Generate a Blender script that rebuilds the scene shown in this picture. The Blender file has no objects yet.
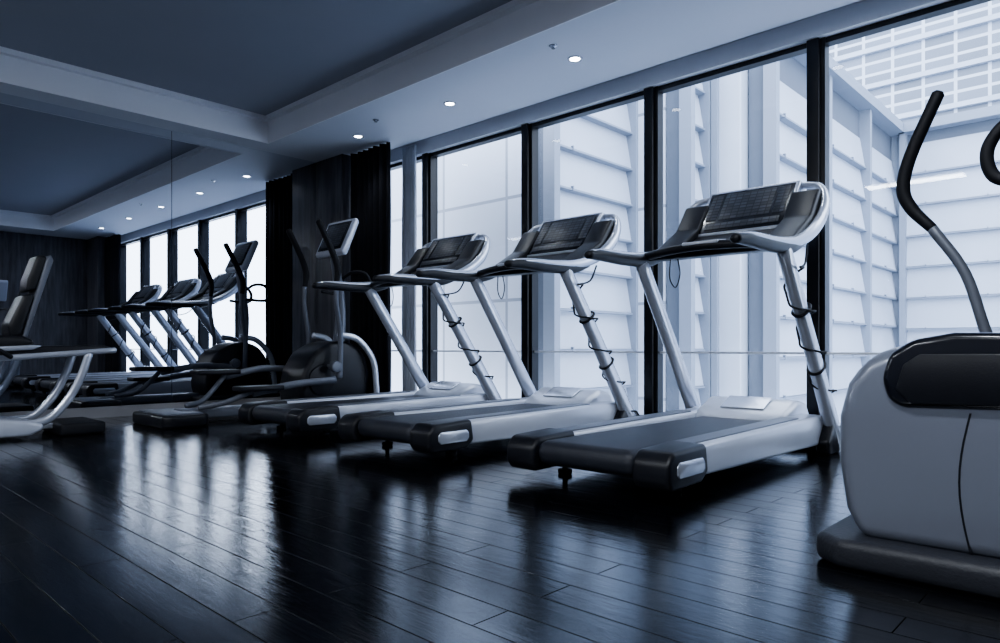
import bpy, bmesh, math
from mathutils import Vector, Matrix, Quaternion
S=bpy.context.scene
COL=S.collection
try:
    S.view_settings.look='AgX - Medium High Contrast'
except Exception as ex: print(ex)
# ---------------- materials ----------------
def neu(c,k=.12):
    g=sum(c)/3; return tuple(v*(1-k)+g*k for v in c)
def mat(name,col,rough=.5,metal=0,bump=0,bscale=200,var=0,vscale=5,coat=0,emit=None,estr=0,spec=.5):
    col=neu(col)
    m=bpy.data.materials.new(name); m.use_nodes=True
    nt=m.node_tree; b=nt.nodes['Principled BSDF']
    b.inputs['Base Color'].default_value=(*col,1); b.inputs['Roughness'].default_value=rough
    b.inputs['Metallic'].default_value=metal; b.inputs['Coat Weight'].default_value=coat
    b.inputs['Specular IOR Level'].default_value=spec
    tc=nt.nodes.new('ShaderNodeTexCoord')
    if var:
        n=nt.nodes.new('ShaderNodeTexNoise'); n.inputs['Scale'].default_value=vscale; n.inputs['Detail'].default_value=4
        nt.links.new(tc.outputs['Object'],n.inputs['Vector'])
        mx=nt.nodes.new('ShaderNodeMix'); mx.data_type='RGBA'
        mx.inputs[6].default_value=(*[c*(1-var) for c in col],1); mx.inputs[7].default_value=(*[min(1,c*(1+var)) for c in col],1)
        nt.links.new(n.outputs['Fac'],mx.inputs[0]); nt.links.new(mx.outputs[2],b.inputs['Base Color'])
    if bump:
        n=nt.nodes.new('ShaderNodeTexNoise'); n.inputs['Scale'].default_value=bscale
        nt.links.new(tc.outputs['Object'],n.inputs['Vector'])
        bp=nt.nodes.new('ShaderNodeBump'); bp.inputs['Strength'].default_value=bump; bp.inputs['Distance'].default_value=.01
        nt.links.new(n.outputs['Fac'],bp.inputs['Height']); nt.links.new(bp.outputs['Normal'],b.inputs['Normal'])
    if emit:
        b.inputs['Emission Color'].default_value=(*emit,1); b.inputs['Emission Strength'].default_value=estr
    return m
M_SILVER=mat('silver_paint',(.50,.54,.63),.24,.5,var=.06,vscale=3,coat=.4)
M_LIGHT=mat('light_plastic',(.46,.495,.58),.32,.2,var=.04,vscale=4,coat=.4)
M_BODY=mat('housing_paint',(.165,.185,.235),.30,.3,var=.04,vscale=4,coat=.35)
M_DARK=mat('dark_plastic',(.007,.008,.0125),.40,0,bump=.05,var=.3,vscale=9,spec=.35)
M_GLOSS=mat('gloss_black',(.005,.006,.011),.22,0,var=.2,coat=.3)
M_RUB=mat('rubber',(.007,.008,.012),.6,0,bump=.1,bscale=150,spec=.3)
M_PLATE=mat('base_plate_rubber',(.015,.017,.024),.5,0,bump=.15,bscale=120,var=.2,spec=.4)
M_BELT=mat('belt',(.018,.021,.031),.45,0,bump=.25,bscale=260,var=.25,vscale=14,spec=.35)
M_GREY=mat('mid_grey',(.12,.135,.17),.4,.2,var=.1)
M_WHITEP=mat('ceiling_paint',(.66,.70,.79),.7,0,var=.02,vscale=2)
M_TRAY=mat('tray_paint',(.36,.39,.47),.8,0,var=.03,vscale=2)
M_LINE=mat('cove_paint',(.86,.88,.94),.7,0,var=.02)
M_WALL=mat('wall_paint',(.12,.13,.17),.6,0,var=.08,vscale=3)
M_FRAME=mat('window_frame_dark',(.007,.008,.012),.35,.3,var=.2)
M_LFRAME=mat('header_paint',(.7,.73,.8),.5,0,var=.03)
M_PAD=mat('pad_vinyl',(.010,.011,.015),.4,0,bump=.15,bscale=300,var=.2,spec=.35)
M_FAC=mat('facade_metal',(.17,.205,.27),.5,0,var=.06,vscale=1.5)
M_LOUV=mat('louver_metal',(.32,.37,.46),.5,0,var=.16,vscale=1)
M_GAP=mat('louver_gap',(.08,.10,.14),.7,0,var=.1)
M_GROUND=mat('roof_ground',(.55,.60,.69),.8,0,var=.06,vscale=.4)
M_LAMP=mat('lamp_lens',(.9,.9,.9),.4,emit=(.93,.96,1),estr=14)
M_BASEB=mat('skirting',(.30,.30,.32),.4,0,var=.1)
def wood(name,c1,c2,scale=(6,6,.6)):
    m=bpy.data.materials.new(name); m.use_nodes=True; nt=m.node_tree; b=nt.nodes['Principled BSDF']
    tc=nt.nodes.new('ShaderNodeTexCoord'); mp=nt.nodes.new('ShaderNodeMapping'); mp.inputs['Scale'].default_value=scale
    n=nt.nodes.new('ShaderNodeTexNoise'); n.inputs['Scale'].default_value=4; n.inputs['Detail'].default_value=8
    nt.links.new(tc.outputs['Object'],mp.inputs['Vector']); nt.links.new(mp.outputs[0],n.inputs['Vector'])
    r=nt.nodes.new('ShaderNodeValToRGB'); r.color_ramp.elements[0].position=.35; r.color_ramp.elements[1].position=.7
    r.color_ramp.elements[0].color=(*c1,1); r.color_ramp.elements[1].color=(*c2,1)
    nt.links.new(n.outputs['Fac'],r.inputs[0]); nt.links.new(r.outputs[0],b.inputs['Base Color']); b.inputs['Roughness'].default_value=.4
    return m
M_WOOD=wood('column_wood',(.034,.035,.044),(.085,.088,.105))
def floor_mat():
    m=bpy.data.materials.new('floor_planks'); m.use_nodes=True; nt=m.node_tree; b=nt.nodes['Principled BSDF']; L=nt.links.new
    tc=nt.nodes.new('ShaderNodeTexCoord')
    br=nt.nodes.new('ShaderNodeTexBrick'); br.inputs['Scale'].default_value=1; br.inputs['Brick Width'].default_value=1.15; br.inputs['Row Height'].default_value=.125
    br.inputs['Mortar Size'].default_value=.0020; br.inputs['Mortar Smooth'].default_value=.3; br.offset=.37
    br.inputs['Color1'].default_value=(0,0,0,1); br.inputs['Color2'].default_value=(1,1,1,1); br.inputs['Mortar'].default_value=(.5,.5,.5,1)
    L(tc.outputs['Object'],br.inputs['Vector'])
    mp=nt.nodes.new('ShaderNodeMapping'); mp.inputs['Scale'].default_value=(1.6,22,1); L(tc.outputs['Object'],mp.inputs['Vector'])
    ad=nt.nodes.new('ShaderNodeVectorMath'); ad.operation='MULTIPLY_ADD'; L(br.outputs['Color'],ad.inputs[0]); ad.inputs[1].default_value=(7,5,3); L(mp.outputs[0],ad.inputs[2])
    n=nt.nodes.new('ShaderNodeTexNoise'); n.inputs['Scale'].default_value=1.6; n.inputs['Detail'].default_value=9; n.inputs['Roughness'].default_value=.7; L(ad.outputs[0],n.inputs['Vector'])
    cr=nt.nodes.new('ShaderNodeMix'); cr.data_type='RGBA'; cr.inputs[6].default_value=(.0008,.0010,.0018,1); cr.inputs[7].default_value=(.004,.0046,.0075,1); L(br.outputs['Color'],cr.inputs[0])
    mx=nt.nodes.new('ShaderNodeMix'); mx.data_type='RGBA'; mx.blend_type='MULTIPLY'; mx.inputs[0].default_value=.7
    L(cr.outputs[2],mx.inputs[6]); L(n.outputs['Fac'],mx.inputs[7])
    mm=nt.nodes.new('ShaderNodeMix'); mm.data_type='RGBA'; L(br.outputs['Fac'],mm.inputs[0]); L(mx.outputs[2],mm.inputs[6]); mm.inputs[7].default_value=(.0002,.0002,.0003,1); L(mm.outputs[2],b.inputs['Base Color'])
    mr=nt.nodes.new('ShaderNodeMapRange'); mr.inputs['From Min'].default_value=.38; mr.inputs['From Max'].default_value=.7; mr.inputs['To Min'].default_value=.012; mr.inputs['To Max'].default_value=.11; L(n.outputs['Fac'],mr.inputs['Value'])
    ma=nt.nodes.new('ShaderNodeMath'); ma.operation='MAXIMUM'; L(mr.outputs[0],ma.inputs[0]); L(br.outputs['Fac'],ma.inputs[1]); L(ma.outputs[0],b.inputs['Roughness'])
    ms=nt.nodes.new('ShaderNodeMapRange'); ms.inputs['To Min'].default_value=1.0; ms.inputs['To Max'].default_value=.05; L(br.outputs['Fac'],ms.inputs['Value']); L(ms.outputs[0],b.inputs['Specular IOR Level'])
    b.inputs['IOR'].default_value=1.55
    n2=nt.nodes.new('ShaderNodeTexNoise'); n2.inputs['Scale'].default_value=6.0; n2.inputs['Detail'].default_value=4
    mp2=nt.nodes.new('ShaderNodeMapping'); mp2.inputs['Scale'].default_value=(1,2.2,1); L(tc.outputs['Object'],mp2.inputs['Vector'])
    ad2=nt.nodes.new('ShaderNodeVectorMath'); ad2.operation='MULTIPLY_ADD'; L(br.outputs['Color'],ad2.inputs[0]); ad2.inputs[1].default_value=(3,2,1); L(mp2.outputs[0],ad2.inputs[2]); L(ad2.outputs[0],n2.inputs['Vector'])
    b1=nt.nodes.new('ShaderNodeBump'); b1.inputs['Strength'].default_value=.10; b1.inputs['Distance'].default_value=.01; L(n2.outputs['Fac'],b1.inputs['Height'])
    b2=nt.nodes.new('ShaderNodeBump'); b2.inputs['Strength'].default_value=.36; b2.inputs['Distance'].default_value=.002; L(n.outputs['Fac'],b2.inputs['Height']); L(b1.outputs[0],b2.inputs['Normal'])
    b3=nt.nodes.new('ShaderNodeBump'); b3.invert=True; b3.inputs['Strength'].default_value=.5; b3.inputs['Distance'].default_value=.003; L(br.outputs['Fac'],b3.inputs['Height']); L(b2.outputs[0],b3.inputs['Normal'])
    L(b3.outputs[0],b.inputs['Normal'])
    b.inputs['Specular Tint'].default_value=(.88,.93,1,1)
    return m
M_FLOOR=floor_mat()
M_MIRROR=mat('mirror_silver',(.72,.75,.81),.005,1)
def glass_mat():
    m=bpy.data.materials.new('window_glass'); m.use_nodes=True; nt=m.node_tree; nt.nodes.clear(); L=nt.links.new
    o=nt.nodes.new('ShaderNodeOutputMaterial'); t=nt.nodes.new('ShaderNodeBsdfTransparent'); t.inputs[0].default_value=(.95,.97,1,1)
    g=nt.nodes.new('ShaderNodeBsdfGlossy'); g.inputs['Roughness'].default_value=.02
    lw=nt.nodes.new('ShaderNodeLayerWeight'); lw.inputs['Blend'].default_value=.5
    p=nt.nodes.new('ShaderNodeMath'); p.operation='POWER'; p.inputs[1].default_value=5; L(lw.outputs['Facing'],p.inputs[0])
    q=nt.nodes.new('ShaderNodeMath'); q.operation='MULTIPLY_ADD'; q.inputs[1].default_value=.6; q.inputs[2].default_value=.04; L(p.outputs[0],q.inputs[0])
    mx=nt.nodes.new('ShaderNodeMixShader'); L(q.outputs[0],mx.inputs[0]); L(t.outputs[0],mx.inputs[1]); L(g.outputs[0],mx.inputs[2]); L(mx.outputs[0],o.inputs[0]); return m
M_GLASS=glass_mat()
def grid_mat(name,c1,c2,sx,sz,mort,rough=.3,axis='XZ',spec=.5,dark=.75,metal=0):
    c1=neu(c1); c2=neu(c2)
    m=bpy.data.materials.new(name); m.use_nodes=True; nt=m.node_tree; b=nt.nodes['Principled BSDF']; L=nt.links.new
    tc=nt.nodes.new('ShaderNodeTexCoord'); sp=nt.nodes.new('ShaderNodeSeparateXYZ'); cb=nt.nodes.new('ShaderNodeCombineXYZ')
    L(tc.outputs['Object'],sp.inputs[0])
    L(sp.outputs['X' if axis[0]=='X' else 'Y'],cb.inputs[0]); L(sp.outputs['Z'],cb.inputs[1])
    br=nt.nodes.new('ShaderNodeTexBrick'); br.offset=0; br.inputs['Scale'].default_value=1
    br.inputs['Brick Width'].default_value=sx; br.inputs['Row Height'].default_value=sz; br.inputs['Mortar Size'].default_value=mort
    br.inputs['Color1'].default_value=(*c1,1); br.inputs['Color2'].default_value=(*[c*dark for c in c1],1); br.inputs['Mortar'].default_value=(*c2,1)
    L(cb.outputs[0],br.inputs['Vector']); L(br.outputs['Color'],b.inputs['Base Color']); b.inputs['Roughness'].default_value=rough
    b.inputs['Specular IOR Level'].default_value=spec
    return m
M_SCREEN=grid_mat('console_screen',(.075,.085,.11),(.02,.023,.032),.045,.022,.003,.4,spec=.35,dark=.5)
M_TOWER=grid_mat('tower_facade',(.13,.165,.22),(.36,.41,.50),.46,.62,.045,.3,dark=.55)
M_TOWER2=grid_mat('tower_facade_banded',(.15,.185,.25),(.38,.43,.52),.9,.40,.05,.3,dark=.65)
M_SIDE=grid_mat('panel_facade',(.42,.47,.57),(.2,.23,.29),1.1,1.2,.02,.5)
M_CURT=mat('curtain_dark',(.010,.011,.016),.9,0,bump=.1,var=.15,vscale=6,spec=.2)
M_SHEER=mat('curtain_sheer',(.45,.49,.58),.85,0,bump=.1,var=.15,vscale=6)
# ---------------- mesh helpers ----------------
def finish(bm,name,m,parent=None,smooth=True,angle=35):
    bmesh.ops.recalc_face_normals(bm,faces=bm.faces)
    me=bpy.data.meshes.new(name); bm.to_mesh(me); bm.free()
    me.materials.append(m)
    if smooth:
        for p in me.polygons: p.use_smooth=True
        me.set_sharp_from_angle(angle=math.radians(angle))
    o=bpy.data.objects.new(name,me); COL.objects.link(o)
    if parent: o.parent=parent
    return o
def addbox(bm,x0,x1,y0,y1,z0,z1,M=None):
    v=[bm.verts.new((x,y,z)) for x in (x0,x1) for y in (y0,y1) for z in (z0,z1)]
    if M:
        for q in v: q.co=M@q.co
    for f in ((0,1,3,2),(4,6,7,5),(0,4,5,1),(2,3,7,6),(0,2,6,4),(1,5,7,3)): bm.faces.new([v[i] for i in f])
def box(name,x0,x1,y0,y1,z0,z1,m,parent=None,bev=0,seg=3):
    bm=bmesh.new(); addbox(bm,min(x0,x1),max(x0,x1),y0,y1,z0,z1)
    if bev: bmesh.ops.bevel(bm,geom=list(bm.edges),offset=bev,segments=seg,profile=.5,affect='EDGES')
    return finish(bm,name,m,parent,smooth=bool(bev))
def prism(name,prof,x0,x1,m,parent=None,bev=0,seg=3,axis='x',taper=1.0):
    bm=bmesh.new(); n=len(prof); A=[];B=[]
    cy=sum(p[0] for p in prof)/n; cz=sum(p[1] for p in prof)/n
    for (a,b) in prof:
        if axis=='x': A.append(bm.verts.new((x0,a,b))); B.append(bm.verts.new((x1,cy+(a-cy)*taper,cz+(b-cz)*taper)))
        else: A.append(bm.verts.new((a,b,x0))); B.append(bm.verts.new((cy+(a-cy)*taper,cz+(b-cz)*taper,x1)))
    bm.faces.new(A); bm.faces.new(B[::-1])
    for i in range(n): bm.faces.new((A[i],A[(i+1)%n],B[(i+1)%n],B[i]))
    bmesh.ops.recalc_face_normals(bm,faces=bm.faces)
    if bev:
        ed=[e for e in bm.edges if e.calc_face_angle(0)>.35]
        bmesh.ops.bevel(bm,geom=ed,offset=bev,segments=seg,profile=.5,affect='EDGES',clamp_overlap=True)
    return finish(bm,name,m,parent)
def catmull(P,sub):
    P=[Vector(p) for p in P]
    if len(P)<3: return [P[0].lerp(P[1],i/sub) for i in range(sub+1)]
    Q=[P[0]*2-P[1]]+P+[P[-1]*2-P[-2]]; out=[]
    for i in range(1,len(Q)-2):
        p0,p1,p2,p3=Q[i-1:i+3]
        for k in range(sub):
            t=k/sub; out.append(.5*((2*p1)+(p2-p0)*t+(2*p0-5*p1+4*p2-p3)*t*t+(3*p1-p0-3*p2+p3)*t**3))
    out.append(P[-1]); return out
def sweep(name,P,R,m,parent=None,side=(1,0,0),n=16,sub=7,cap=True):
    pts=catmull(P,sub); K=len(P)
    if not isinstance(R,(list,tuple)): R=[R]*K
    if len(R)==2 and K!=2 and not isinstance(R[0],(list,tuple)): R=[tuple(R)]*K
    R=[(r,r) if not isinstance(r,(list,tuple)) else r for r in R]
    bm=bmesh.new(); rings=[]; sd=Vector(side).normalized()
    N=len(pts)
    for i,p in enumerate(pts):
        t=(pts[min(i+1,N-1)]-pts[max(i-1,0)]).normalized()
        sd=(sd-t*sd.dot(t)).normalized(); up=sd.cross(t)
        f=i/(N-1)*(K-1); k=min(int(f),K-2); w=f-k
        ra=R[k][0]*(1-w)+R[k+1][0]*w; rb=R[k][1]*(1-w)+R[k+1][1]*w
        rings.append([bm.verts.new(p+sd*ra*math.cos(2*math.pi*j/n)+up*rb*math.sin(2*math.pi*j/n)) for j in range(n)])
    for a,b in zip(rings,rings[1:]):
        for j in range(n): bm.faces.new((a[j],a[(j+1)%n],b[(j+1)%n],b[j]))
    if cap:
        for ring,e,s in ((rings[0],pts[0],pts[1]),(rings[-1],pts[-1],pts[-2])):
            d=(e-s).normalized(); r0=(ring[0].co-e).length
            inner=[bm.verts.new(e+(v.co-e)*.6+d*r0*.45) for v in ring]
            for j in range(n): bm.faces.new((ring[j],ring[(j+1)%n],inner[(j+1)%n],inner[j]))
            bm.faces.new(inner)
    return finish(bm,name,m,parent,angle=60)
def cyl(name,c,r,h,axis,m,parent=None,n=32,bev=0):
    bm=bmesh.new(); bmesh.ops.create_cone(bm,cap_ends=True,segments=n,radius1=r,radius2=r,depth=h)
    if bev:
        ed=[e for e in bm.edges if e.calc_face_angle(0)>1]; bmesh.ops.bevel(bm,geom=ed,offset=bev,segments=3,affect='EDGES',profile=.5)
    rot={'z':Matrix.Identity(4),'x':Matrix.Rotation(math.pi/2,4,'Y'),'y':Matrix.Rotation(math.pi/2,4,'X')}[axis]
    bmesh.ops.transform(bm,matrix=Matrix.Translation(c)@rot,verts=bm.verts)
    return finish(bm,name,m,parent)
def empty(name,loc=(0,0,0),rz=0,parent=None):
    e=bpy.data.objects.new(name,None); e.empty_display_size=.2; COL.objects.link(e); e.location=loc; e.rotation_euler=(0,0,rz)
    if parent: e.parent=parent
    return e
def clone(e,loc,rz):
    n=bpy.data.objects.new(e.name.split('.')[0],None); COL.objects.link(n); n.location=loc; n.rotation_euler=(0,0,rz)
    for c in e.children:
        d=bpy.data.objects.new(c.name.split('.')[0],c.data); COL.objects.link(d); d.parent=n; d.matrix_local=c.matrix_local.copy()
    return n
# ---------------- room ----------------
XM,XR,YB,YW,HC=-7.03,1.35,-3.0,4.8,2.79
box('floor',XM-.2,XR+.2,YB-.2,YW+.15,-.12,0,M_FLOOR)
box('wall_left',XM-.2,XM-.02,YB,YW+.1,0,3.2,M_WALL)
box('wall_right',XR,XR+.2,YB,YW+.1,0,3.2,M_WOOD)
box('wall_back',XM-.2,XR+.2,YB-.2,YB,0,3.2,M_WALL)
TX0,TX1,TY0,TY1,TZ=-6.74,.6,-2.3,3.6,3.05
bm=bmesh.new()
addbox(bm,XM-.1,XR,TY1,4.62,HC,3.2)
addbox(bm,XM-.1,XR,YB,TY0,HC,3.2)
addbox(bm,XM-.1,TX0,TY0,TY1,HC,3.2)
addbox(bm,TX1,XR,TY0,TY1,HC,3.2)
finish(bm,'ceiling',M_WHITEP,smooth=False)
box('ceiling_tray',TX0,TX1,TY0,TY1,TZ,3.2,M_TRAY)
bm=bmesh.new(); t=.012
addbox(bm,TX0,TX1,TY1-t,TY1,HC-.004,TZ-.045); addbox(bm,TX0,TX0+t,TY0,TY1-t,HC-.004,TZ-.045)
addbox(bm,TX1-t,TX1,TY0,TY1-t,HC-.004,TZ-.045); addbox(bm,TX0+t,TX1-t,TY0,TY0+t,HC-.004,TZ-.045)
finish(bm,'trim_1',M_LINE,smooth=False)
bm=bmesh.new(); t=.07
addbox(bm,TX0,TX1,TY1-t,TY1,TZ-.045,TZ); addbox(bm,TX0,TX0+t,TY0,TY1-t,TZ-.045,TZ)
addbox(bm,TX1-t,TX1,TY0,TY1-t,TZ-.045,TZ); addbox(bm,TX0+t,TX1-t,TY0,TY0+t,TZ-.045,TZ)
finish(bm,'trim_2',M_LINE,smooth=False)
box('trim_3',XM-.1,XR,4.62,4.98,2.84,3.2,M_LFRAME)
box('wall_window_header',XM-.1,XR,4.74,4.95,2.70,2.84,M_LFRAME)
box('wall_window_sill',XM-.1,XR,4.72,4.95,-.1,.09,M_FRAME)
mir=empty('wall_mirror')
ys=[YB+.05,-.57,1.08,2.73,4.35]
for i in range(4): box('mirror_panel_%d'%(i+1),XM-.02,XM,ys[i]+.003,ys[i+1]-.003,.10,HC,M_MIRROR,mir)
box('baseboard_left',XM-.02,XM+.015,YB,4.35,0,.098,M_BASEB)
box('column_left',XM-.02,-6.50,4.35,4.74,0,HC,M_WOOD,bev=.004)
box('column_right',.72,XR,4.35,4.74,0,HC,M_WOOD,bev=.004)
mul=[-6.9,-5.59,-4.18,-2.88,-1.63,-.35,.9,1.33]
for i in range(len(mul)-1):
    e=empty('window_%d'%(i+1)); a,b=mul[i],mul[i+1]
    bm=bmesh.new(); bm.faces.new([bm.verts.new(p) for p in ((a,4.85,.08),(b,4.85,.08),(b,4.85,2.71),(a,4.85,2.71))]); finish(bm,'glass',M_GLASS,e,False)
    box('mullion',b-.04,b+.04,4.76,4.92,.09,2.70,M_FRAME,e,bev=.006)
    box('sash',a+.04,a+.07,4.79,4.87,.09,2.70,M_FRAME,e)
    box('top_rail',a+.035,b-.035,4.80,4.88,2.665,2.70,M_FRAME,e)
    box('low_transom',a+.065,b-.035,4.82,4.87,.60,.615,M_LFRAME,e)
def curtain(name,x0,x1,y,z0,z1,m,folds,amp):
    bm=bmesh.new(); n=folds*10; cols=[]
    for i in range(n+1):
        f=i/n; x=x0+(x1-x0)*f; yy=y+amp*math.sin(f*folds*2*math.pi)+amp*.3*math.sin(f*folds*5.1)
        cols.append([bm.verts.new((x+.006*math.sin(z*3+i*.3),yy+.3*amp*math.sin(z*2+i*.4)*(1-z/3),z)) for z in [z0+(z1-z0)*k/12 for k in range(13)]])
    for a,b in zip(cols,cols[1:]):
        for k in range(12): bm.faces.new((a[k],b[k],b[k+1],a[k+1]))
    o=finish(bm,name,m,angle=80); s=o.modifiers.new('s','SOLIDIFY'); s.thickness=.006; return o
curtain('curtain_drape',-6.47,-5.74,4.44,.02,2.78,M_CURT,7,.038)
curtain('curtain_sheer',-5.86,-5.62,4.68,.02,2.78,M_SHEER,5,.015)
curtain('curtain_drape.001',.10,.70,4.52,.02,2.78,M_CURT,5,.045)
for i,(x,y) in enumerate([(-3.1,4.1),(-4.47,4.1),(-5.84,4.1),(-1.73,4.1),(-.36,4.1)]):
    e=empty('ceiling_downlight',(x,y,HC))
    bm=bmesh.new()
    n=32; prof=[(.055,-.001),(.054,-.006),(.044,-.008),(.040,-.003),(.036,-.001)]
    rings=[[bm.verts.new((r*math.cos(2*math.pi*j/n),r*math.sin(2*math.pi*j/n),z)) for j in range(n)] for r,z in prof]
    for a,b in zip(rings,rings[1:]):
        for j in range(n): bm.faces.new((a[j],a[(j+1)%n],b[(j+1)%n],b[j]))
    finish(bm,'trim_ring',M_SILVER,e); cyl('lens',(0,0,-.004),.036,.006,'z',M_LAMP,e)
    l=bpy.data.lights.new('lamp','SPOT'); l.energy=14; l.spot_size=1.9; l.spot_blend=.6; l.shadow_soft_size=.04; l.color=(.9,.95,1)
    o=bpy.data.objects.new('lamp',l); COL.objects.link(o); o.parent=e; o.location=(0,0,-.02)
for (x,y) in [(-3.08,3.82),(-5.3,3.92)]:
    e=empty('fire_sprinkler',(x,y,HC)); cyl('flange',(0,0,-.002),.03,.006,'z',M_SILVER,e,bev=.002); cyl('nozzle',(0,0,-.010),.007,.02,'z',M_SILVER,e); cyl('deflector',(0,0,-.02),.014,.003,'z',M_GREY,e)
for (x,y) in [(-4.6,-1.3),(-2.4,-1.3),(-.2,-1.3),(-.2,.9)]:  # added fill lights out of view, brighten surfaces facing away from the windows
    e=empty('added_fill_lamp',(x,y,TZ))
    box('housing',-.65,.65,-.16,.16,-.07,0,M_LIGHT,e,bev=.01); box('diffuser',-.6,.6,-.12,.12,-.078,-.068,M_LAMP,e)
    l=bpy.data.lights.new('lamp','AREA'); l.shape='RECTANGLE'; l.size=1.2; l.size_y=.24; l.energy=64; l.color=(.89,.94,1)
    o=bpy.data.objects.new('lamp',l); COL.objects.link(o); o.parent=e; o.location=(0,0,-.09)
# ---------------- treadmill ----------------
def treadmill(loc):
    e=empty('treadmill',loc)
    box('deck_frame',-.34,.34,.12,1.95,.07,.16,M_DARK,e,bev=.01)
    box('running_belt',-.275,.275,.015,1.68,.085,.205,M_BELT,e,bev=.055,seg=5)
    for s,n in ((-1,'l'),(1,'r')):
        prism('side_rail_'+n,[(.2,.075),(1.95,.055),(2.02,.10),(2.02,.22),(1.9,.235),(.2,.215)],s*.275,s*.425,M_LIGHT,e,bev=.018)
        prism('foot_rail_'+n,[(.3,.216),(1.6,.231),(1.6,.238),(.3,.223)],s*.29,s*.39,M_GREY,e,bev=.003)
        prism('end_cap_'+n,[(0.0,.10),(.03,.05),(.30,.055),(.36,.10),(.34,.225),(.05,.215),(.005,.17)],s*.272,s*.452,M_DARK,e,bev=.022,seg=4)
        prism('cap_inset_'+n,[(.09,.10),(.29,.10),(.31,.12),(.31,.15),(.29,.17),(.09,.17),(.07,.15),(.07,.12)],s*.445,s*.458,M_SILVER,e,bev=.008)
        cyl('foot_rod_'+n,(s*.31,.30,.05),.014,.09,'z',M_DARK,e); cyl('foot_pad_'+n,(s*.31,.30,.0125),.036,.025,'z',M_RUB,e,bev=.006)
        cyl('front_foot_'+n,(s*.36,1.93,.03),.035,.06,'z',M_RUB,e,bev=.006)
        sweep('post_'+n,[(s*.455,2.07,.03),(s*.452,1.98,.16),(s*.448,1.62,.66),(s*.44,1.23,1.19)],[(.044,.070),(.044,.066),(.04,.056),(.038,.052)],M_SILVER,e)
        prism('post_foot_'+n,[(1.85,.0),(2.16,.0),(2.18,.05),(2.08,.16),(1.92,.2),(1.82,.08)],s*.40,s*.485,M_DARK,e,bev=.02)
        sweep('arm_shell_'+n,[(s*.43,.70,1.185),(s*.44,.86,1.20),(s*.445,1.12,1.205),(s*.45,1.40,1.235),(s*.455,1.62,1.315),(s*.46,1.78,1.43),(s*.45,1.86,1.55),(s*.40,1.90,1.63),(s*.30,1.92,1.655)],
              [(.022,.018),(.03,.024),(.032,.028),(.034,.034),(.032,.04),(.028,.042),(.026,.036),(.024,.028),(.02,.022)],M_SILVER,e)
        sweep('grip_'+n,[(s*.43,.665,1.170),(s*.435,.80,1.18),(s*.44,1.05,1.18),(s*.44,1.32,1.195),(s*.44,1.50,1.235)],[(.028,.024),(.038,.034),(.039,.038),(.040,.038),(.02,.02)],M_DARK,e)
        prism('inner_wing_'+n,[(1.35,1.2),(1.62,1.27),(1.78,1.40),(1.86,1.55),(1.86,1.60),(1.80,1.60),(1.66,1.42),(1.40,1.27)],s*.27,s*.44,M_DARK,e,bev=.015)
        cyl('cup_holder_'+n,(s*.35,1.52,1.29),.042,.05,'z',M_GLOSS,e,bev=.006)
    prism('tray',[(1.26,1.185),(1.50,1.205),(1.72,1.33),(1.72,1.40),(1.48,1.275),(1.26,1.235)],-.43,.43,M_DARK,e,bev=.02)
    sweep('cross_bar',[(-.43,1.27,1.215),(-.2,1.19,1.225),(0,1.165,1.23),(.2,1.19,1.225),(.43,1.27,1.215)],(.026,.026),M_DARK,e,side=(0,1,0))
    prism('heart_rate_paddle',[(1.14,1.235),(1.26,1.25),(1.26,1.27),(1.14,1.255)],-.11,.11,M_LIGHT,e,bev=.007)
    prism('console_back',[(1.66,1.36),(1.74,1.33),(1.98,1.61),(1.93,1.69),(1.88,1.67)],-.30,.30,M_SILVER,e,bev=.018)
    d=Vector((.22,.30)).normalized(); nrm=Vector((-d.y,d.x))
    def q(a,b): return (1.66+d.x*a+nrm.x*b,1.36+d.y*a+nrm.y*b)
    prism('console_bezel',[q(.0,-.02),q(.40,-.02),q(.40,.014),q(.0,.014)],-.30,.30,M_SILVER,e,bev=.012)
    prism('console_panel',[q(.022,-.01),q(.378,-.01),q(.378,.017),q(.022,.017)],-.278,.278,M_GLOSS,e,bev=.004)
    prism('console_screen',[q(.125,.0),q(.355,.0),q(.355,.020),q(.125,.020)],-.165,.165,M_SCREEN,e,bev=.002)
    prism('key_row',[q(.045,.0),q(.10,.0),q(.10,.021),q(.045,.021)],-.24,.24,M_SCREEN,e,bev=.002)
    for s,n in ((-1,'l'),(1,'r')): prism('key_pad_'+n,[q(.125,.0),q(.355,.0),q(.355,.020),q(.125,.020)],s*.185,s*.255,M_SCREEN,e,bev=.002)
    prism('motor_hood',[(1.60,.19),(2.06,.12),(2.08,.2),(2.0,.30),(1.86,.325),(1.68,.25)],-.30,.30,M_LIGHT,e,bev=.04,seg=5)
    prism('hood_badge',[(1.70,.262),(1.84,.325),(1.84,.332),(1.70,.27)],-.14,.14,M_SILVER,e,bev=.002)
    P=[]
    for i in range(46):
        f=i/45; y=1.30+f*.72; z=1.08-f*.92; a=f*8*math.pi
        r=.058+.012*math.sin(i*1.7)
        P.append((.446+r*math.cos(a),y+r*.95*math.sin(a),z+r*.6*math.sin(a)))
    P=[(.43,1.62,1.24),(.46,1.50,1.12)]+P+[(.50,2.10,.10),(.5,2.2,.012)]
    sweep('cable',P,.0065,M_RUB,e,n=6,sub=4)
    sweep('safety_cord',[(-.30,1.35,1.2),(-.31,1.36,1.08),(-.27,1.36,1.02),(-.24,1.36,1.10),(-.25,1.35,1.2)],.004,M_RUB,e,n=6)
    for k,(yy,zz) in enumerate(((1.48,.86),(1.72,.53))):
        sweep('cable_tie_%d'%(k+1),[(.448+.046*math.cos(t),yy+.066*math.sin(t)*.8,zz+.066*math.sin(t)*.6) for t in [i*math.pi/4 for i in range(9)]],.009,M_RUB,e,n=6,sub=3)
    return e
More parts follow.
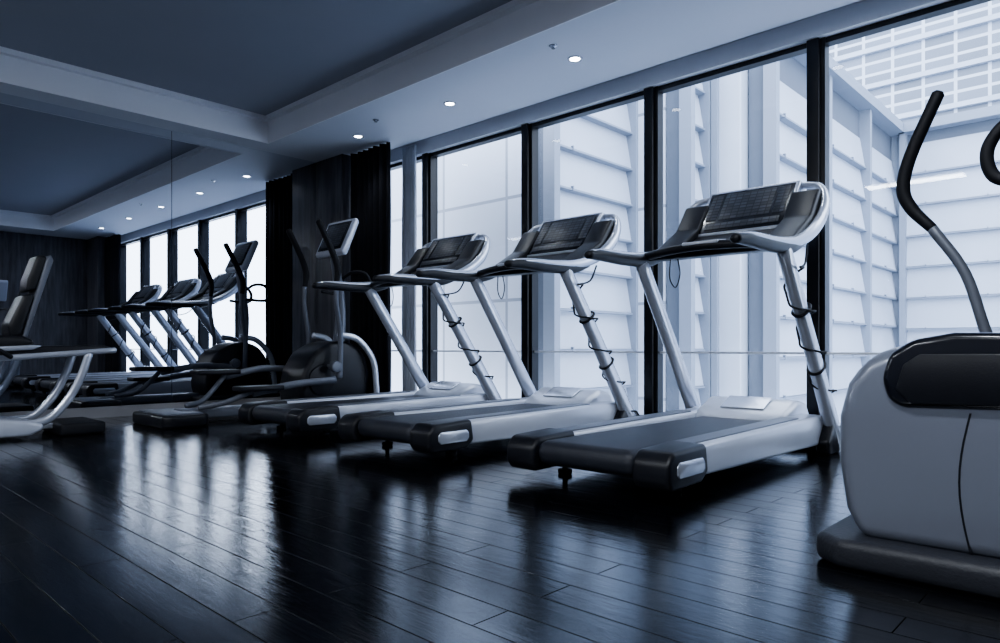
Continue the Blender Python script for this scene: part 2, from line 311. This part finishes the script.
T=treadmill((-1.87,2.5,0)); clone(T,(-3.35,2.5,0),0); clone(T,(-4.72,2.5,0),0)
# ---------------- elliptical ----------------
def elliptical(loc,rz,body,sc=1,mid=False):
    e=empty('elliptical_trainer',loc,rz); e.scale=(sc,sc,sc)
    prism('base_plate',[(-.34,.75),(.34,.75),(.37,.9),(.37,1.62),(.31,1.70),(-.31,1.70),(-.37,1.62),(-.37,.9)],0,.085,M_PLATE,e,bev=.025,axis='z')
    box('base_rail',-.09,.09,-.1,.85,.03,.11,M_GREY,e,bev=.02)
    prism('rear_stabiliser',[(-.30,-.32),(.30,-.32),(.33,-.26),(.33,-.02),(.28,.03),(-.28,.03),(-.33,-.02),(-.33,-.26)],0,.09,M_DARK,e,bev=.02,axis='z')
    box('rear_step_tread',-.27,.27,-.28,-.01,.085,.1,M_GREY,e,bev=.006)
    prof=[(.80,.075),(1.585,.075),(1.625,.16),(1.645,.30),(1.645,.44),(1.62,.54),(1.57,.615),(1.49,.655),(1.36,.668),(1.0,.655),(.86,.60),(.78,.46),(.75,.28)]
    if mid: prof=[(.88,.075),(1.50,.075),(1.56,.2),(1.57,.36),(1.53,.50),(1.44,.60),(1.30,.65),(1.14,.63),(.98,.54),(.88,.38),(.85,.2)]
    hw=.20 if mid else .285
    prism('flywheel_housing',prof,-hw,hw,body,e,bev=.045,seg=6)
    if not mid:
        prism('housing_hood',[(.93,.49),(1.47,.475),(1.505,.50),(1.52,.56),(1.50,.63),(1.44,.672),(1.34,.690),(1.05,.685),(.93,.66),(.89,.58)],-.300,.300,M_GLOSS,e,bev=.04,seg=6)
        sm=[(1.30+.026*math.sin(math.pi*k/10),.09+.38*k/10) for k in range(11)]
        prism('housing_seam',sm+[(a+.005,b) for a,b in sm[::-1]],-.2865,.2865,M_DARK,e)
    for s,n in ((-1,'l'),(1,'r')):
        if not mid: prism('hood_lip_'+n,[(1.0,.50),(1.44,.49),(1.48,.53),(1.46,.60),(1.42,.63),(1.02,.635),(.97,.58)],s*.298,s*.306,M_DARK,e,bev=.003)
        cyl('crank_disc_'+n,(s*(hw+.007),1.05,.30),.13,.02,'x',M_DARK,e,bev=.006)
        cyl('arm_pivot_'+n,(s*.315,1.12,.42),.05,.05,'x',M_GREY,e,bev=.01)
        cyl('pivot_axle_'+n,(s*(hw+.05),1.12,.42),.02,.16,'x',M_GREY,e)
        if mid: sweep('front_frame_'+n,[(s*.21,1.22,.70),(s*.24,1.40,.66),(s*.26,1.55,.48),(s*.26,1.59,.25),(s*.26,1.60,.07)],[(.022,.03)]*5,M_SILVER,e)
    far=[(.31,1.12,.30),(.31,1.22,.45),(.31,1.335,.65),(.31,1.41,.90),(.31,1.51,1.07),(.31,1.575,1.15),(.305,1.60,1.225),(.30,1.575,1.34),(.30,1.49,1.54)]
    rad=[.022,.020,.018,.017,.018,.022,.023,.022,.021]
    near=[(-x,1.12+(y-1.12)*.35-(z-.3)*.42,z) for x,y,z in far]
    if mid:
        far=[(x,1.16+(y-1.12)*.6-(z-.3)*.34,z*1.08) for x,y,z in far]; near=[(-x,y+.06,z) for x,y,z in far]; rad=[r*1.25 for r in rad]
    sweep('moving_arm_r',far[:5],rad[:5],M_GREY,e); sweep('hand_grip_r',far[4:],rad[4:],M_RUB,e)
    sweep('moving_arm_l',near[:5],rad[:5],M_GREY,e); sweep('hand_grip_l',near[4:],rad[4:],M_RUB,e)
    for s,n,yo,zo in ((-1,'l',-.12,.1),(1,'r',.02,-.02)):
        sweep('pedal_link_'+n,[(s*.31,1.12,.32+zo*.6),(s*.27,.75,.30+zo),(s*.24,.40,.24+zo)],[(.018,.03)]*3,M_GREY if mid else M_SILVER,e)
        prism('pedal_'+n,[(s*.14,.25+yo),(s*.33,.25+yo),(s*.34,.5+yo),(s*.31,.62+yo),(s*.16,.62+yo),(s*.13,.5+yo)],.26+zo,.30+zo,M_DARK,e,bev=.012,axis='z')
        sweep('pedal_support_'+n,[(s*.24,.40,.26+zo),(s*.20,.2,.16),(s*.12,.02,.12)],[(.016,.022)]*3,M_GREY,e)
    dy=.28 if mid else 0
    sweep('mast',[(0,1.13+dy*.8,.56),(0,1.10+dy,.95),(0,1.05+dy,1.30),(0,1.02+dy,1.46)],[(.07,.05),(.055,.04),(.05,.035),(.05,.03)],M_GREY if mid else M_SILVER,e)
    for s,n in ((-1,'l'),(1,'r')):
        sweep('fixed_handlebar_'+n,[(s*x,y+dy,z) for x,y,z in ((.02,1.10,1.22),(.13,1.14,1.275),(.20,1.22,1.27),(.205,1.275,1.20),(.20,1.26,1.12),(.20,1.18,1.10),(.19,1.02,1.11))],[.013,.015,.016,.017,.017,.015,.015],M_RUB,e)
    d=Vector((.42,.9)).normalized(); nr=Vector((-d.y,d.x)); o=Vector((.98+dy,1.44))
    q=lambda a,b:(o.x+d.x*a+nr.x*b,o.y+d.y*a+nr.y*b)
    prism('console_shell',[q(0,-.05),q(.34,-.04),q(.36,-.01),q(.35,.02),q(.0,.02),q(-.02,-.01)],-.22,.22,M_LIGHT,e,bev=.015)
    prism('console_bezel',[q(.03,.0),q(.32,.0),q(.32,.026),q(.03,.026)],-.185,.185,M_GLOSS,e,bev=.005)
    prism('console_screen',[q(.06,.01),q(.30,.01),q(.30,.029),q(.06,.029)],-.15,.15,M_SCREEN,e,bev=.001)
    return e
elliptical((.95,2.52,0),math.pi/2,M_BODY)
elliptical((-6.0,2.48,0),0,M_DARK,1.1,True)
# ---------------- seated machine on the left ----------------
def bench(loc):
    e=empty('seated_exercise_machine',loc)
    prism('base_plate',[(-.85,.02),(.12,.02),(.2,.06),(.2,.10),(.08,.13),(-.5,.20),(-.85,.22)],-.24,.24,M_LIGHT,e,bev=.02)
    box('rear_foot',-.26,.26,.30,.60,0,.09,M_RUB,e,bev=.02)
    box('front_foot',-.30,.30,-1.02,-.84,0,.1,M_RUB,e,bev=.02)
    for s,n in ((-1,'l'),(1,'r')):
        sweep('curved_leg_'+n,[(s*.2,.02,.10),(s*.2,.22,.12),(s*.2,.36,.26),(s*.2,.45,.44),(s*.2,.50,.60)],[(.02,.03)]*5,M_SILVER,e)
        sweep('slide_rail_'+n,[(s*.2,-.75,.52),(s*.2,-.2,.56),(s*.2,.35,.60),(s*.2,.68,.625)],[(.02,.022)]*4,M_SILVER,e)
        sweep('hand_lever_'+n,[(s*.27,.0,.58),(s*.30,-.12,.66),(s*.30,-.26,.78),(s*.29,-.34,.83)],[.016,.016,.02,.02],M_RUB,e)
    box('foot_link',-.05,.05,.15,.45,.04,.085,M_SILVER,e,bev=.01)
    prism('carriage',[(-.2,.57),(.62,.62),(.66,.645),(.60,.665),(.1,.655),(-.22,.62)],-.19,.19,M_DARK,e,bev=.01)
    prism('seat_pad',[(-.42,.64),(-.34,.60),(.12,.65),(.16,.69),(.08,.735),(-.3,.725),(-.42,.70)],-.21,.21,M_PAD,e,bev=.03,seg=4)
    prism('seat_shell',[(-.40,.60),(.14,.63),(.2,.66),(.14,.665),(-.38,.635)],-.22,.22,M_SILVER,e,bev=.01)
    prism('backrest_pad',[(.02,.72),(.09,.73),(.17,1.00),(.16,1.04),(.10,1.02),(.01,.80)],-.125,.125,M_PAD,e,bev=.025,seg=4)
    prism('headrest_pad',[(.12,1.05),(.18,1.06),(.26,1.29),(.24,1.325),(.19,1.32),(.13,1.14)],-.115,.115,M_PAD,e,bev=.025,seg=4)
    prism('backrest_shell',[(.09,.70),(.12,.70),(.29,1.29),(.27,1.33),(.245,1.30)],-.13,.13,M_GREY,e,bev=.012)
    prism('weight_tower',[(-1.02,.1),(-.86,.1),(-.86,1.3),(-.92,1.36),(-1.02,1.36)],-.22,.22,M_DARK,e,bev=.02)
    prism('foot_plate',[(-.83,.35),(-.80,.33),(-.70,.85),(-.73,.87)],-.24,.24,M_GREY,e,bev=.01)
    return e
bench((-6.0,1.15,0))
# ---------------- exterior ----------------
NB=empty('neighbouring_building')
def louver_wall(name,axis,pos,a0,a1,z0,z1,pitch,out):
    bmf=bmesh.new(); bml=bmesh.new(); bmg=bmesh.new()
    n=int((z1-z0)/pitch)
    def B(bm,a,b,o0,o1,za,zb):
        lo,hi=sorted((pos+out*o0,pos+out*o1))
        if axis=='y': addbox(bm,lo,hi,a,b,za,zb)
        else: addbox(bm,a,b,lo,hi,za,zb)
    B(bmg,a0,a1,-.2,0,z0,z1)
    L=abs(a1-a0); m=max(1,round(L/1.9))
    for i in range(n):
        z=z0+i*pitch; vs=[]
        for a in (a0,a1):
            for (o,zz) in ((.01,z+pitch*1.02),(.085,z+pitch*.10),(.09,z+pitch*.06),(.07,z+pitch*.03),(.0,z+pitch*.95)):
                p=pos+out*o
                vs.append(bml.verts.new((p,a,zz) if axis=='y' else (a,p,zz)))
        bml.faces.new(vs[:5]); bml.faces.new(vs[5:][::-1])
        for k in range(5): bml.faces.new((vs[k],vs[(k+1)%5],vs[5+(k+1)%5],vs[5+k]))
        B(bmf,a0,a1,.0,.11,z+.0,z+.022)
        for k in range(int(L/.9)):
            a=a0+.35+k*.9; B(bmf,a-.008,a+.008,.06,.12,z-.005,z+.05)
    for i in range(m+1):
        a=a0+(a1-a0)*i/m; B(bmf,a-.05,a+.05,0,.16,z0,z1)
    B(bmf,a0-.05,a1+.05,-.2,.24,z1,z1+.16)
    finish(bmg,name+'_backing',M_GAP,NB,False); finish(bml,name+'_louvers',M_LOUV,NB,False); finish(bmf,name+'_frame',M_FAC,NB,False)
box('block_a',-14,-5.1,5.95,7.6,-4,6.5,M_SIDE,NB)
louver_wall('facade_a','y',-4.9,5.95,7.6,-4,6.5,.46,1)
box('block_b',-14,-4.36,7.6,8.1,-4,6.5,M_SIDE,NB)
louver_wall('facade_b','y',-4.15,7.62,8.08,-4,6.5,.46,1)
box('pillar',-4.15,-3.62,8.12,9,-4,4.45,M_LOUV,NB,bev=.02)
box('pillar_strip',-3.98,-3.90,8.06,8.12,-4,4.45,M_FAC,NB)
louver_wall('facade_c','y',-3.4,8.3,14,-4,4.45,.50,1)
louver_wall('facade_d','x',14,-3.2,9,-4,4.45,.55,-1)
bt=empty('building_tower'); box('shaft',-9.5,-1.0,26,30,-4,26,M_TOWER2,bt); box('shaft_wide',-.4,12,24,28,-4,30,M_TOWER,bt)
for k in range(16):
    z=3+k*1.24; box('floor_band_%d'%k,-.5,12,23.85,24.0,z,z+.16,M_LOUV,bt); box('slab_band_%d'%k,-9.6,-.95,25.85,26.0,z+.3,z+.46,M_LOUV,bt)
box('ground_outside',-40,30,5.0,60,-4.2,-4,M_GROUND)
# ---------------- world & lights ----------------
w=bpy.data.worlds.new('overcast_sky'); S.world=w; w.use_nodes=True
bg=w.node_tree.nodes['Background']; bg.inputs[0].default_value=(.79,.875,1,1); bg.inputs[1].default_value=7.2
for i in range(4):
    l=bpy.data.lights.new('window_portal','AREA'); l.shape='RECTANGLE'; l.size=2.0; l.size_y=2.6; l.cycles.is_portal=True
    o=bpy.data.objects.new('window_portal',l); COL.objects.link(o); o.location=(-6+i*2.1,5.0,1.4); o.rotation_euler=(-math.pi/2,0,0)
sl=bpy.data.lights.new('sun','SUN'); sl.energy=.8; sl.angle=.35; sl.color=(.92,.96,1)
so=bpy.data.objects.new('sun',sl); COL.objects.link(so); so.rotation_euler=Vector((-.35,-.75,-.75)).to_track_quat('-Z','Y').to_euler()
# ---------------- camera ----------------
cd=bpy.data.cameras.new('camera'); cam=bpy.data.objects.new('camera',cd); COL.objects.link(cam)
cd.sensor_width=36; cd.lens=24.8; cd.shift_y=.0255; cam.location=(0,0,.65); cam.rotation_euler=(math.pi/2,0,math.radians(43.3)); cd.clip_start=.02
S.camera=cam
